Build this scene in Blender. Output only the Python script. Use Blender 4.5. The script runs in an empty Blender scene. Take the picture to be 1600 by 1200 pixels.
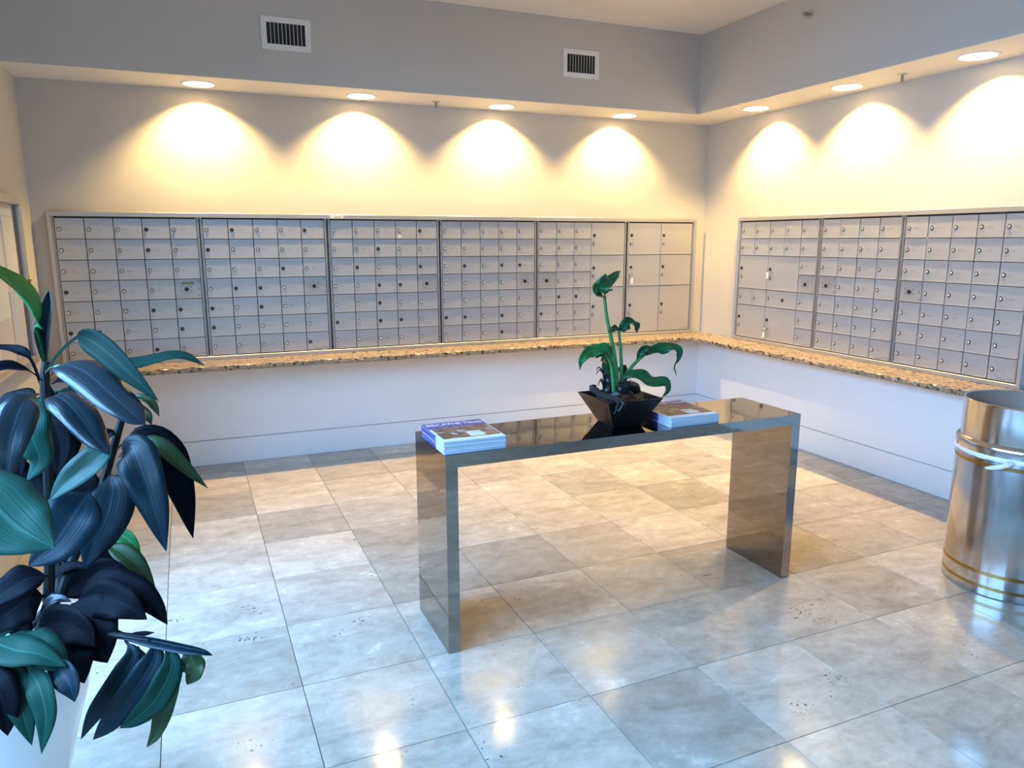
import bpy, bmesh, math, random
from mathutils import Vector, Matrix

random.seed(7)
SC = bpy.context.scene
COL = SC.collection
PI = math.pi

# ------------------------------------------------------------------ camera
CAM = Vector((-4.1136, -5.4745, 1.56))
YAW, PITCH, ROLL, FPX = 0.39713, 0.19110, -0.00102, 1160.03


def cam_basis():
    cy, sy, cp, sp = math.cos(YAW), math.sin(YAW), math.cos(PITCH), math.sin(PITCH)
    f = Vector((sy * cp, cy * cp, -sp))
    r = Vector((cy, -sy, 0))
    u = r.cross(f)
    return f, r * math.cos(ROLL) + u * math.sin(ROLL), -r * math.sin(ROLL) + u * math.cos(ROLL)


FWD, RGT, UPV = cam_basis()
cam_data = bpy.data.cameras.new('camera')
cam = bpy.data.objects.new('camera', cam_data)
COL.objects.link(cam)
cam_data.sensor_width = 36.0
cam_data.lens = 36.0 * FPX / 1600.0
cam_data.clip_start = 0.02
m = Matrix((RGT, UPV, -FWD)).transposed().to_4x4()
m.translation = CAM
cam.matrix_world = m
SC.camera = cam

# ------------------------------------------------------------------ light and exposure
SC.view_settings.view_transform = 'Standard'
SC.view_settings.look = 'None'
SC.view_settings.gamma = 1.0
SC.view_settings.use_curve_mapping = False
SC.view_settings.exposure = -0.05
SC.cycles.use_denoising = True
SC.cycles.max_bounces = 10
SC.cycles.diffuse_bounces = 5
SC.cycles.sample_clamp_indirect = 6.0
SC.cycles.caustics_reflective = False
SC.cycles.caustics_refractive = False

world = bpy.data.worlds.new('daylight')
SC.world = world
world.use_nodes = True
bg = world.node_tree.nodes['Background']
bg.inputs[0].default_value = (0.45, 0.68, 1.0, 1)
bg.inputs[1].default_value = 0.5

DOWNLIGHT_W = 15.5
WARM = (1.0, 0.64, 0.21)
DAY = (0.24, 0.55, 1.0)


def area_light(name, loc, rot, sx, sy, power):
    l = bpy.data.lights.new(name, 'AREA')
    l.shape = 'RECTANGLE'
    l.size, l.size_y = sx, sy
    l.energy = power
    l.color = DAY
    o = bpy.data.objects.new(name, l)
    o.location = loc
    o.rotation_euler = rot
    COL.objects.link(o)
    return o


# daylight coming in through the shop-front glazing beside and behind the camera
wl = area_light('window_daylight', (-6.5, -4.45, 3.1), (0, -PI / 2 + 0.62, 0), 2.8, 5.2, 1020)
wl.data.spread = math.radians(140)
wl = area_light('window_daylight', (-3.55, -8.6, 2.9), (PI / 2 - 0.55, 0, 0), 2.7, 2.4, 60)
wl.data.spread = math.radians(150)


# ------------------------------------------------------------------ geometry helpers
class MB:
    def __init__(self):
        self.v, self.f, self.mi, self.uv = [], [], [], None

    def quad(self, pts, mi=0):
        n = len(self.v)
        self.v += [tuple(p) for p in pts]
        self.f.append(tuple(range(n, n + len(pts))))
        self.mi.append(mi)

    def box(self, lo, hi, mi=0):
        x0, y0, z0 = lo
        x1, y1, z1 = hi
        n = len(self.v)
        self.v += [(x0, y0, z0), (x1, y0, z0), (x1, y1, z0), (x0, y1, z0), (x0, y0, z1), (x1, y0, z1), (x1, y1, z1), (x0, y1, z1)]
        for q in ((0, 3, 2, 1), (4, 5, 6, 7), (0, 1, 5, 4), (1, 2, 6, 5), (2, 3, 7, 6), (3, 0, 4, 7)):
            self.f.append(tuple(n + k for k in q))
            self.mi.append(mi)

    def lathe(self, prof, seg=32, c=(0, 0, 0), axis='z', mi=0, cap0=False, cap1=False):
        n = len(self.v)
        for (r, h) in prof:
            for k in range(seg):
                a = 2 * PI * k / seg
                p = (r * math.cos(a), r * math.sin(a), h)
                if axis == 'y':
                    p = (p[0], -p[2], p[1])
                elif axis == 'x':
                    p = (-p[2], p[0], p[1])
                self.v.append((c[0] + p[0], c[1] + p[1], c[2] + p[2]))
        for i in range(len(prof) - 1):
            for k in range(seg):
                k2 = (k + 1) % seg
                self.f.append((n + i * seg + k, n + i * seg + k2, n + (i + 1) * seg + k2, n + (i + 1) * seg + k))
                self.mi.append(mi)
        if cap0:
            self.f.append(tuple(n + k for k in reversed(range(seg))))
            self.mi.append(mi)
        if cap1:
            b = n + (len(prof) - 1) * seg
            self.f.append(tuple(b + k for k in range(seg)))
            self.mi.append(mi)

    def tube(self, pts, radii, seg=8, mi=0):
        pts = [Vector(p) for p in pts]
        n = len(self.v)
        ref = Vector((0.31, 0.2, 0.93))
        for i, p in enumerate(pts):
            t = (pts[min(i + 1, len(pts) - 1)] - pts[max(i - 1, 0)]).normalized()
            if abs(t.dot(ref)) > 0.97:
                ref = Vector((1, 0.1, 0))
            a = t.cross(ref).normalized()
            b = t.cross(a)
            r = radii[i] if isinstance(radii, (list, tuple)) else radii
            for k in range(seg):
                q = 2 * PI * k / seg
                self.v.append(tuple(p + a * (r * math.cos(q)) + b * (r * math.sin(q))))
        for i in range(len(pts) - 1):
            for k in range(seg):
                k2 = (k + 1) % seg
                self.f.append((n + i * seg + k, n + i * seg + k2, n + (i + 1) * seg + k2, n + (i + 1) * seg + k))
                self.mi.append(mi)
        self.f.append(tuple(n + k for k in reversed(range(seg))))
        self.mi.append(mi)
        b = n + (len(pts) - 1) * seg
        self.f.append(tuple(b + k for k in range(seg)))
        self.mi.append(mi)

    def mesh(self, name, mats, smooth=False, bevel=0.0, fix=True):
        me = bpy.data.meshes.new(name)
        me.from_pydata(self.v, [], self.f)
        for mt in (mats if isinstance(mats, (list, tuple)) else [mats]):
            me.materials.append(mt)
        me.polygons.foreach_set('material_index', self.mi)
        if fix or bevel:
            bm = bmesh.new()
            bm.from_mesh(me)
            bmesh.ops.remove_doubles(bm, verts=bm.verts, dist=1e-6)
            if bevel:
                bmesh.ops.bevel(bm, geom=list(bm.edges), offset=bevel, segments=1, affect='EDGES', profile=0.5)
            bmesh.ops.recalc_face_normals(bm, faces=bm.faces)
            bm.to_mesh(me)
            bm.free()
        if smooth:
            me.polygons.foreach_set('use_smooth', [True] * len(me.polygons))
            me.set_sharp_from_angle(angle=math.radians(38))
        me.update()
        return me


def link(name, data, parent=None, loc=None, rot=None):
    o = bpy.data.objects.new(name, data)
    COL.objects.link(o)
    if parent is not None:
        o.parent = parent
    if loc is not None:
        o.location = loc
    if rot is not None:
        o.rotation_euler = rot
    return o


def thing(name, label, cat, loc=(0, 0, 0), rotz=0.0, group=None):
    o = link(name, None, None, loc, (0, 0, rotz))
    o.empty_display_size = 0.1
    return tag(o, label, cat, group)


def tag(o, label=None, cat=None, group=None, kind=None):
    if label:
        o['label'] = label
    if cat:
        o['category'] = cat
    if group:
        o['group'] = group
    if kind:
        o['kind'] = kind
    return o


def struct(name, data, label, cat):
    return tag(link(name, data), label, cat, None, 'structure')


def U(px, py, d):
    """a point on the sight line through a pixel, d metres ahead"""
    return CAM + (FWD + RGT * ((px - 800) / FPX) - UPV * ((py - 600) / FPX)) * d


def crom(pts, n):
    """Catmull-Rom through pts, n samples"""
    P = [Vector(p) for p in pts]
    P = [P[0] * 2 - P[1]] + P + [P[-1] * 2 - P[-2]]
    out = []
    m_ = len(P) - 3
    for k in range(n):
        t = k / (n - 1) * m_
        i = min(int(t), m_ - 1)
        t -= i
        a, b, c, d = P[i:i + 4]
        out.append(0.5 * ((2 * b) + (c - a) * t + (2 * a - 5 * b + 4 * c - d) * t * t + (3 * b - a - 3 * c + d) * t ** 3))
    return out


# ------------------------------------------------------------------ materials
def mat(name, col, rough=0.5, metal=0.0, spec=0.5, emit=None, estr=0.0, coat=0.0, aniso=0.0, trans=0.0):
    mt = bpy.data.materials.new(name)
    mt.use_nodes = True
    b = mt.node_tree.nodes['Principled BSDF']
    b.inputs['Base Color'].default_value = (*col, 1)
    b.inputs['Roughness'].default_value = rough
    b.inputs['Metallic'].default_value = metal
    b.inputs['Specular IOR Level'].default_value = spec
    b.inputs['Coat Weight'].default_value = coat
    b.inputs['Anisotropic'].default_value = aniso
    b.inputs['Transmission Weight'].default_value = trans
    if emit:
        b.inputs['Emission Color'].default_value = (*emit, 1)
        b.inputs['Emission Strength'].default_value = estr
    return mt


def nt(mt):
    t = mt.node_tree
    return t, t.nodes['Principled BSDF']


def N(t, typ, **kw):
    n = t.nodes.new(typ)
    for k, v in kw.items():
        if k in n.inputs.keys():
            n.inputs[k].default_value = v
        else:
            setattr(n, k, v)
    return n


def ramp(t, stops, fac):
    r = t.nodes.new('ShaderNodeValToRGB')
    els = r.color_ramp.elements
    while len(els) < len(stops):
        els.new(0.5)
    for e, (p, c) in zip(els, stops):
        e.position = p
        e.color = (*c, 1) if len(c) == 3 else c
    t.links.new(fac, r.inputs[0])
    return r


def bump(t, b, h, strength, dist=0.01):
    n = t.nodes.new('ShaderNodeBump')
    n.inputs['Strength'].default_value = strength
    n.inputs['Distance'].default_value = dist
    t.links.new(h, n.inputs['Height'])
    t.links.new(n.outputs[0], b.inputs['Normal'])


def paint(name, col, rough=0.6):
    mt = mat(name, col, rough, spec=0.3)
    t, b = nt(mt)
    tc = N(t, 'ShaderNodeTexCoord')
    a = N(t, 'ShaderNodeTexNoise', Scale=160.0, Detail=3.0)
    t.links.new(tc.outputs['Object'], a.inputs['Vector'])
    bump(t, b, a.outputs['Fac'], 0.08, 0.004)
    a2 = N(t, 'ShaderNodeTexNoise', Scale=1.3, Detail=4.0)
    t.links.new(tc.outputs['Object'], a2.inputs['Vector'])
    r = ramp(t, [(0.3, tuple(c * 0.96 for c in col)), (0.7, col)], a2.outputs['Fac'])
    t.links.new(r.outputs[0], b.inputs['Base Color'])
    return mt


M = {}
M['wall'] = paint('wall_paint', (0.57, 0.555, 0.53))
M['ceiling'] = paint('ceiling_paint', (0.82, 0.80, 0.78))
M['lower'] = paint('lower_wall_paint', (0.86, 0.86, 0.87), 0.4)
M['grout'] = mat('grout', (0.16, 0.13, 0.10), 0.9)
M['alu'] = mat('anodised_aluminium', (0.54, 0.535, 0.535), 0.40, 0.65)
M['alu_frame'] = mat('aluminium_frame', (0.53, 0.525, 0.525), 0.42, 0.8)
M['panel'] = mat('service_panel_aluminium', (0.46, 0.46, 0.46), 0.45, 0.7)
M['dark'] = mat('dark_recess', (0.012, 0.012, 0.014), 0.7)
M['chrome'] = mat('chrome', (0.82, 0.80, 0.76), 0.12, 1.0)
M['gunmetal'] = mat('dark_lock', (0.05, 0.055, 0.07), 0.3, 0.6)
M['lockring'] = mat('lock_ring', (0.10, 0.095, 0.09), 0.35, 0.7)
M['ink'] = mat('grey_ink', (0.30, 0.30, 0.31), 0.7)
M['black'] = mat('black_plastic', (0.01, 0.01, 0.012), 0.4)
M['sticker'] = mat('white_sticker', (0.85, 0.84, 0.80), 0.6)
M['white'] = mat('white_enamel', (0.80, 0.80, 0.80), 0.4)
M['brass'] = mat('brass', (0.36, 0.23, 0.08), 0.3, 1.0)
M['bag'] = mat('white_plastic_bag', (0.85, 0.84, 0.86), 0.35)
M['lampface'] = mat('lamp_face', (1, 1, 1), 0.5, emit=(1.0, 0.84, 0.58), estr=220.0)
M['can'] = mat('downlight_reflector', (0.9, 0.86, 0.78), 0.35)
M['pot'] = mat('white_ceramic', (0.86, 0.86, 0.86), 0.12, coat=0.5)
M['soil'] = mat('potting_soil', (0.02, 0.014, 0.01), 0.95)
M['root'] = mat('dark_root', (0.008, 0.009, 0.014), 0.5)
M['planter'] = mat('black_lacquer', (0.004, 0.004, 0.006), 0.4, spec=0.25)
M['paper'] = mat('paper_edges', (0.52, 0.58, 0.66), 0.7)
M['papercream'] = mat('notice_paper', (0.70, 0.62, 0.60), 0.7)
M['cover'] = mat('purple_cover', (0.045, 0.028, 0.20), 0.4, spec=0.3)
M['coverw'] = mat('white_cover', (0.68, 0.72, 0.74), 0.4, spec=0.3)
M['seal'] = mat('grey_rubber_seal', (0.10, 0.085, 0.10), 0.6)
M['sleeve'] = mat('painted_lit_inside', (0.42, 0.36, 0.31), 0.45, 0.4)  # tan tone stands in for warm light inside the bin collar


def mk_glass():
    mt = bpy.data.materials.new('case_glass')
    mt.use_nodes = True
    t = mt.node_tree
    t.nodes.remove(t.nodes['Principled BSDF'])
    tr = N(t, 'ShaderNodeBsdfTransparent')
    gl = N(t, 'ShaderNodeBsdfGlossy', Roughness=0.03)
    lw = N(t, 'ShaderNodeLayerWeight', Blend=0.5)
    pw_ = N(t, 'ShaderNodeMath', operation='POWER')
    pw_.inputs[1].default_value = 5.0
    t.links.new(lw.outputs['Facing'], pw_.inputs[0])
    fr_ = N(t, 'ShaderNodeMath', operation='MULTIPLY_ADD')
    fr_.inputs[1].default_value = 0.5
    fr_.inputs[2].default_value = 0.03
    t.links.new(pw_.outputs[0], fr_.inputs[0])
    mx = N(t, 'ShaderNodeMixShader')
    t.links.new(fr_.outputs[0], mx.inputs[0])
    t.links.new(tr.outputs[0], mx.inputs[1])
    t.links.new(gl.outputs[0], mx.inputs[2])
    t.links.new(mx.outputs[0], t.nodes['Material Output'].inputs['Surface'])
    return mt


M['glass'] = mk_glass()


def mk_table():
    mt = mat('bronze_mirror_steel', (0.36, 0.315, 0.27), 0.035, 1.0)
    t, b = nt(mt)
    tc = N(t, 'ShaderNodeTexCoord')
    a = N(t, 'ShaderNodeTexNoise', Scale=3.2, Detail=1.0, Distortion=0.8)
    t.links.new(tc.outputs['Object'], a.inputs['Vector'])
    bump(t, b, a.outputs['Fac'], 0.05, 0.02)
    s = N(t, 'ShaderNodeTexNoise', Scale=60.0, Detail=4.0)
    t.links.new(tc.outputs['Object'], s.inputs['Vector'])
    r = ramp(t, [(0.35, (0.02,) * 3), (0.75, (0.09,) * 3)], s.outputs['Fac'])
    t.links.new(r.outputs[0], b.inputs['Roughness'])
    return mt


M['table'] = mk_table()


def mk_steel():
    mt = mat('brushed_steel', (0.56, 0.55, 0.55), 0.16, 1.0)
    t, b = nt(mt)
    tc = N(t, 'ShaderNodeTexCoord')
    mp = N(t, 'ShaderNodeMapping')
    mp.inputs['Scale'].default_value = (9, 9, 1.2)
    t.links.new(tc.outputs['Object'], mp.inputs[0])
    a = N(t, 'ShaderNodeTexNoise', Scale=1.0, Detail=2.0)
    t.links.new(mp.outputs[0], a.inputs['Vector'])
    bump(t, b, a.outputs['Fac'], 0.10, 0.02)
    return mt


M['steel'] = mk_steel()


def mk_tile():
    mt = mat('travertine', (0.5, 0.42, 0.33), 0.2, spec=0.5)
    t, b = nt(mt)
    L = t.links.new
    tc = N(t, 'ShaderNodeTexCoord')
    oi = N(t, 'ShaderNodeObjectInfo')
    mul = N(t, 'ShaderNodeMath', operation='MULTIPLY')
    mul.inputs[1].default_value = 91.0
    L(oi.outputs['Random'], mul.inputs[0])
    cb = N(t, 'ShaderNodeCombineXYZ')
    L(mul.outputs[0], cb.inputs[0])
    L(mul.outputs[0], cb.inputs[2])
    ad = N(t, 'ShaderNodeVectorMath', operation='ADD')
    L(tc.outputs['Object'], ad.inputs[0])
    L(cb.outputs[0], ad.inputs[1])
    mp = N(t, 'ShaderNodeMapping')
    mp.inputs['Scale'].default_value = (1.2, 2.3, 1)
    mp.inputs['Rotation'].default_value = (0, 0, 0.25)
    L(ad.outputs[0], mp.inputs[0])
    a = N(t, 'ShaderNodeTexNoise', Scale=3.4, Detail=9.0, Roughness=0.70, Distortion=0.45)
    L(mp.outputs[0], a.inputs['Vector'])
    a9 = N(t, 'ShaderNodeTexNoise', Scale=19.0, Detail=8.0, Roughness=0.68, Distortion=0.3)
    L(ad.outputs[0], a9.inputs['Vector'])
    mf = N(t, 'ShaderNodeMix', data_type='FLOAT')
    mf.inputs[0].default_value = 0.34
    L(a.outputs['Fac'], mf.inputs[2])
    L(a9.outputs['Fac'], mf.inputs[3])
    r = ramp(t, [(0.28, (0.23, 0.195, 0.155)), (0.44, (0.36, 0.31, 0.255)), (0.58, (0.45, 0.40, 0.34)), (0.68, (0.64, 0.60, 0.54))], mf.outputs[0])
    hs = N(t, 'ShaderNodeHueSaturation')
    vr = N(t, 'ShaderNodeMapRange')
    vr.inputs['To Min'].default_value = 0.80
    vr.inputs['To Max'].default_value = 1.22
    L(oi.outputs['Random'], vr.inputs['Value'])
    L(vr.outputs[0], hs.inputs['Value'])
    L(r.outputs[0], hs.inputs['Color'])
    # pits
    v = N(t, 'ShaderNodeTexNoise', Scale=75.0, Detail=2.0)
    L(ad.outputs[0], v.inputs['Vector'])
    c2 = N(t, 'ShaderNodeTexNoise', Scale=5.0, Detail=1.0)
    L(ad.outputs[0], c2.inputs['Vector'])
    mm = N(t, 'ShaderNodeMath', operation='MULTIPLY')
    L(v.outputs['Fac'], mm.inputs[0])
    L(c2.outputs['Fac'], mm.inputs[1])
    pr = ramp(t, [(0.475, (0, 0, 0)), (0.50, (1, 1, 1))], mm.outputs[0])
    mx = N(t, 'ShaderNodeMix', data_type='RGBA')
    L(pr.outputs[0], mx.inputs[0])
    L(hs.outputs[0], mx.inputs[6])
    mx.inputs[7].default_value = (0.10, 0.075, 0.055, 1)
    L(mx.outputs[2], b.inputs['Base Color'])
    rr = ramp(t, [(0.3, (0.06,) * 3), (0.7, (0.13,) * 3)], a.outputs['Fac'])
    L(rr.outputs[0], b.inputs['Roughness'])
    bump(t, b, a.outputs['Fac'], 0.05, 0.01)
    return mt


M['tile'] = mk_tile()


def mk_granite():
    mt = mat('granite', (0.5, 0.4, 0.28), 0.25)
    t, b = nt(mt)
    L = t.links.new
    tc = N(t, 'ShaderNodeTexCoord')
    a = N(t, 'ShaderNodeTexNoise', Scale=70.0, Detail=4.0, Roughness=0.7)
    L(tc.outputs['Object'], a.inputs['Vector'])
    r = ramp(t, [(0.32, (0.05, 0.04, 0.03)), (0.40, (0.22, 0.155, 0.095)), (0.52, (0.32, 0.245, 0.165)), (0.70, (0.42, 0.345, 0.25))], a.outputs['Fac'])
    v = N(t, 'ShaderNodeTexVoronoi', Scale=55.0)
    L(tc.outputs['Object'], v.inputs['Vector'])
    sp = N(t, 'ShaderNodeSeparateColor')
    L(v.outputs['Color'], sp.inputs[0])
    s2 = ramp(t, [(0.84, (0, 0, 0)), (0.90, (1, 1, 1))], sp.outputs[0])
    mx = N(t, 'ShaderNodeMix', data_type='RGBA')
    L(s2.outputs[0], mx.inputs[0])
    L(r.outputs[0], mx.inputs[6])
    mx.inputs[7].default_value = (0.06, 0.05, 0.04, 1)
    L(mx.outputs[2], b.inputs['Base Color'])
    return mt


M['granite'] = mk_granite()


def mk_leaf(name, c1, c2, rib, rough=0.28, transl=0.0, coat=0.3, spec=0.45):
    mt = mat(name, c1, rough, spec=spec, coat=coat)
    t, b = nt(mt)
    L = t.links.new
    uv = N(t, 'ShaderNodeTexCoord')
    oi = N(t, 'ShaderNodeObjectInfo')
    sx = N(t, 'ShaderNodeSeparateXYZ')
    L(uv.outputs['UV'], sx.inputs[0])
    mp = N(t, 'ShaderNodeMapping')
    mp.inputs['Scale'].default_value = (26, 1.6, 1)
    L(uv.outputs['UV'], mp.inputs[0])
    a = N(t, 'ShaderNodeTexNoise', Scale=1.0, Detail=3.0)
    L(mp.outputs[0], a.inputs['Vector'])
    mx = N(t, 'ShaderNodeMix', data_type='RGBA')
    L(a.outputs['Fac'], mx.inputs[0])
    mx.inputs[6].default_value = (*c1, 1)
    mx.inputs[7].default_value = (*c2, 1)
    d = N(t, 'ShaderNodeMath', operation='SUBTRACT')
    L(sx.outputs[0], d.inputs[0])
    d.inputs[1].default_value = 0.5
    ab = N(t, 'ShaderNodeMath', operation='ABSOLUTE')
    L(d.outputs[0], ab.inputs[0])
    rr = ramp(t, [(0.012, (1, 1, 1)), (0.04, (0, 0, 0))], ab.outputs[0])
    m2 = N(t, 'ShaderNodeMix', data_type='RGBA')
    L(rr.outputs[0], m2.inputs[0])
    L(mx.outputs[2], m2.inputs[6])
    m2.inputs[7].default_value = (*rib, 1)
    hs = N(t, 'ShaderNodeHueSaturation')
    vr = N(t, 'ShaderNodeMapRange')
    vr.inputs['To Min'].default_value = 0.7
    vr.inputs['To Max'].default_value = 1.35
    L(oi.outputs['Random'], vr.inputs['Value'])
    L(vr.outputs[0], hs.inputs['Value'])
    L(m2.outputs[2], hs.inputs['Color'])
    L(hs.outputs[0], b.inputs['Base Color'])
    bump(t, b, a.outputs['Fac'], 0.25, 0.004)
    if transl:
        tr = N(t, 'ShaderNodeBsdfTranslucent')
        L(hs.outputs[0], tr.inputs['Color'])
        mxs = N(t, 'ShaderNodeMixShader')
        mxs.inputs[0].default_value = transl
        out = t.nodes['Material Output']
        L(b.outputs[0], mxs.inputs[1])
        L(tr.outputs[0], mxs.inputs[2])
        L(mxs.outputs[0], out.inputs['Surface'])
    return mt


M['leaf'] = mk_leaf('dark_leaf', (0.003, 0.010, 0.015), (0.006, 0.020, 0.030), (0.012, 0.032, 0.045), 0.32, transl=0.04, coat=0.15)
M['leaf_teal'] = mk_leaf('teal_leaf', (0.006, 0.055, 0.040), (0.010, 0.080, 0.058), (0.025, 0.11, 0.085), 0.42, transl=0.15, coat=0.0, spec=0.3)
M['leaf_pine'] = mk_leaf('pine_green_leaf', (0.004, 0.028, 0.020), (0.007, 0.042, 0.030), (0.015, 0.065, 0.05), 0.45, transl=0.12, coat=0.0, spec=0.10)
M['leaf_green'] = mk_leaf('fresh_green_leaf', (0.02, 0.17, 0.045), (0.04, 0.26, 0.07), (0.07, 0.28, 0.10), 0.42, transl=0.4, coat=0.0)
M['leaf_olive'] = mk_leaf('olive_leaf', (0.014, 0.035, 0.009), (0.026, 0.062, 0.015), (0.04, 0.08, 0.025), 0.45, transl=0.15, coat=0.0)
M['leaf_shaded'] = mk_leaf('shaded_leaf', (0.0015, 0.002, 0.004), (0.003, 0.004, 0.008), (0.005, 0.007, 0.010), 0.6, transl=0.0, coat=0.0, spec=0.06)  # near-black: shade inside the foliage is put into the leaf colour
M['leaf_half_shaded'] = mk_leaf('half_shaded_leaf', (0.002, 0.009, 0.014), (0.004, 0.018, 0.028), (0.009, 0.026, 0.036), 0.42, transl=0.03, coat=0.0, spec=0.2)  # darker leaf copy for the middle, its shade painted into the colour
M['leaf_tulip'] = mk_leaf('glossy_leaf', (0.004, 0.07, 0.02), (0.008, 0.12, 0.036), (0.02, 0.16, 0.06), 0.32, transl=0.2, coat=0.1)
M['stem'] = mat('green_stem', (0.04, 0.20, 0.05), 0.4)
M['petiole'] = mat('pale_petiole', (0.12, 0.26, 0.13), 0.4)
M['trunk'] = mat('dark_stem', (0.008, 0.010, 0.010), 0.6, spec=0.25)


def mk_photo():
    mt = mat('cover_photo', (0.1, 0.06, 0.05), 0.35)
    t, b = nt(mt)
    L = t.links.new
    tc = N(t, 'ShaderNodeTexCoord')
    v = N(t, 'ShaderNodeTexVoronoi', Scale=34.0)
    L(tc.outputs['Object'], v.inputs['Vector'])
    sp = N(t, 'ShaderNodeSeparateColor')
    L(v.outputs['Color'], sp.inputs[0])
    r = ramp(t, [(0.0, (0.03, 0.015, 0.02)), (0.45, (0.10, 0.045, 0.03)), (0.7, (0.22, 0.10, 0.06)), (0.9, (0.06, 0.05, 0.08)), (1.0, (0.55, 0.5, 0.48))], sp.outputs[0])
    L(r.outputs[0], b.inputs['Base Color'])
    return mt


M['photo'] = mk_photo()

# ------------------------------------------------------------------ room dimensions
WY, WX, LX, FY = 0.03, 0.03, -5.04, -7.6      # back wall, right wall, left wall, wall behind the camera
HS, HC, BD = 2.527, 3.11, 0.40               # soffit height, ceiling height, bulkhead projection


def box_mesh(name, lo, hi, mt):
    b = MB()
    b.box(lo, hi)
    return b.mesh(name, mt)


# ---- walls
struct('wall_back', box_mesh('wall_back', (LX - .12, WY, 0), (WX + .12, WY + .12, HC), M['wall']), 'cream painted wall behind the long bank of mailboxes', 'wall')
struct('wall_right', box_mesh('wall_right', (WX, FY, 0), (WX + .12, WY, HC), M['wall']), 'cream painted wall on the right carrying the shorter mailbox bank', 'wall')
LWIN = (-7.0, -1.9)
b = MB()
b.box((LX - .12, LWIN[1], 0), (LX, WY, HC))
b.box((LX - .12, FY, 0), (LX, LWIN[0], HC))
b.box((LX - .12, LWIN[0], 2.5), (LX, LWIN[1], HC))
b.box((LX - .12, LWIN[0], 0), (LX, LWIN[1], 0.2))
struct('wall_left', b.mesh('wall_left', M['wall']), 'cream painted wall at the left edge behind the tall plant', 'wall')
FWIN = (-4.9, -2.2)
b = MB()
b.box((LX - .12, FY - .12, 0), (FWIN[0], FY, HC))
b.box((FWIN[1], FY - .12, 0), (WX + .12, FY, HC))
b.box((FWIN[0], FY - .12, 2.5), (FWIN[1], FY, HC))
b.box((FWIN[0], FY - .12, 0), (FWIN[1], FY, 0.2))
struct('wall_front', b.mesh('wall_front', M['wall']), 'wall with shop-front window behind the camera', 'wall')
struct('ceiling', box_mesh('ceiling', (LX - .12, FY - .12, HC), (WX + .12, WY + .12, HC + .1), M['ceiling']), 'white painted flat ceiling of the mail room', 'ceiling')

# windows beside and behind the camera: the daylight comes in here
def window(name, label, a0, a1, along):
    f = MB()
    n = 3
    z0, z1, w = 0.2, 2.5, 0.05
    def bar(s0, s1, h0, h1):
        if along == 'y':
            f.box((LX - .09, s0, h0), (LX - .03, s1, h1))
        else:
            f.box((s0, FY - .09, h0), (s1, FY - .03, h1))
    bar(a0, a1, z0, z0 + w)
    bar(a0, a1, z1 - w, z1)
    for k in range(n + 1):
        s = a0 + (a1 - a0 - w) * k / n
        bar(s, s + w, z0 + w, z1 - w)
    o = struct(name, f.mesh(name, M['black']), label, 'window')
    for k in range(n):
        s0 = a0 + (a1 - a0 - w) * k / n + w
        s1 = a0 + (a1 - a0 - w) * (k + 1) / n
        q = MB()
        if along == 'y':
            q.quad([(LX - .06, s0, z0 + w), (LX - .06, s1, z0 + w), (LX - .06, s1, z1 - w), (LX - .06, s0, z1 - w)])
        else:
            q.quad([(s0, FY - .06, z0 + w), (s1, FY - .06, z0 + w), (s1, FY - .06, z1 - w), (s0, FY - .06, z1 - w)])
        link('pane', q.mesh('pane', M['glass']), o)
    return o
window('window_1', 'dark framed shop-front window on the left beside the camera', LWIN[0], LWIN[1], 'y')
window('window_2', 'dark framed shop-front window behind the camera', FWIN[0], FWIN[1], 'x')

# ---- downlight positions
DL_BACK = [(-4.018, -0.165), (-2.995, -0.16), (-1.962, -0.15), (-0.912, -0.14)]
DL_RIGHT = [(-0.175, -0.80), (-0.175, -1.655), (-0.18, -2.54)]
RCAN = 0.092


def soffit_strip(b, lights, along, s0, s1, z, seg=32):
    """underside with round openings; along 'x': cells in x, depth in y"""
    d0, d1 = (-BD, WY)
    half = 0.13
    pos = sorted([(l[0] if along == 'x' else l[1], l[1] if along == 'x' else l[0]) for l in lights])
    def P(s, d):
        return (s, d, z) if along == 'x' else (d, s, z)
    cur = s0
    for s, d in pos:
        b.quad([P(cur, d0), P(s - half, d0), P(s - half, d1), P(cur, d1)])
        # ring cell
        for k in range(seg):
            pts = []
            a0, a1 = 2 * PI * k / seg, 2 * PI * (k + 1) / seg
            def outer(a):
                c, q = math.cos(a), math.sin(a)
                m_ = 1e9
                if abs(c) > 1e-9: m_ = min(m_, half / abs(c))
                if q > 1e-9: m_ = min(m_, (d1 - d) / q)
                if q < -1e-9: m_ = min(m_, (d - d0) / -q)
                return (s + c * m_, d + q * m_)
            o0, o1 = outer(a0), outer(a1)
            pts = [P(s + RCAN * math.cos(a0), d + RCAN * math.sin(a0)), P(*o0)]
            # corner between
            for cs in (-1, 1):
                for cd in (d0, d1):
                    ca = math.atan2(cd - d, cs * half) % (2 * PI)
                    if a0 + 1e-6 < ca < a1 - 1e-6:
                        pts.append(P(s + cs * half, cd))
            pts += [P(*o1), P(s + RCAN * math.cos(a1), d + RCAN * math.sin(a1))]
            b.quad(pts)
        cur = s + half
    b.quad([P(cur, d0), P(s1, d0), P(s1, d1), P(cur, d1)])


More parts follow.
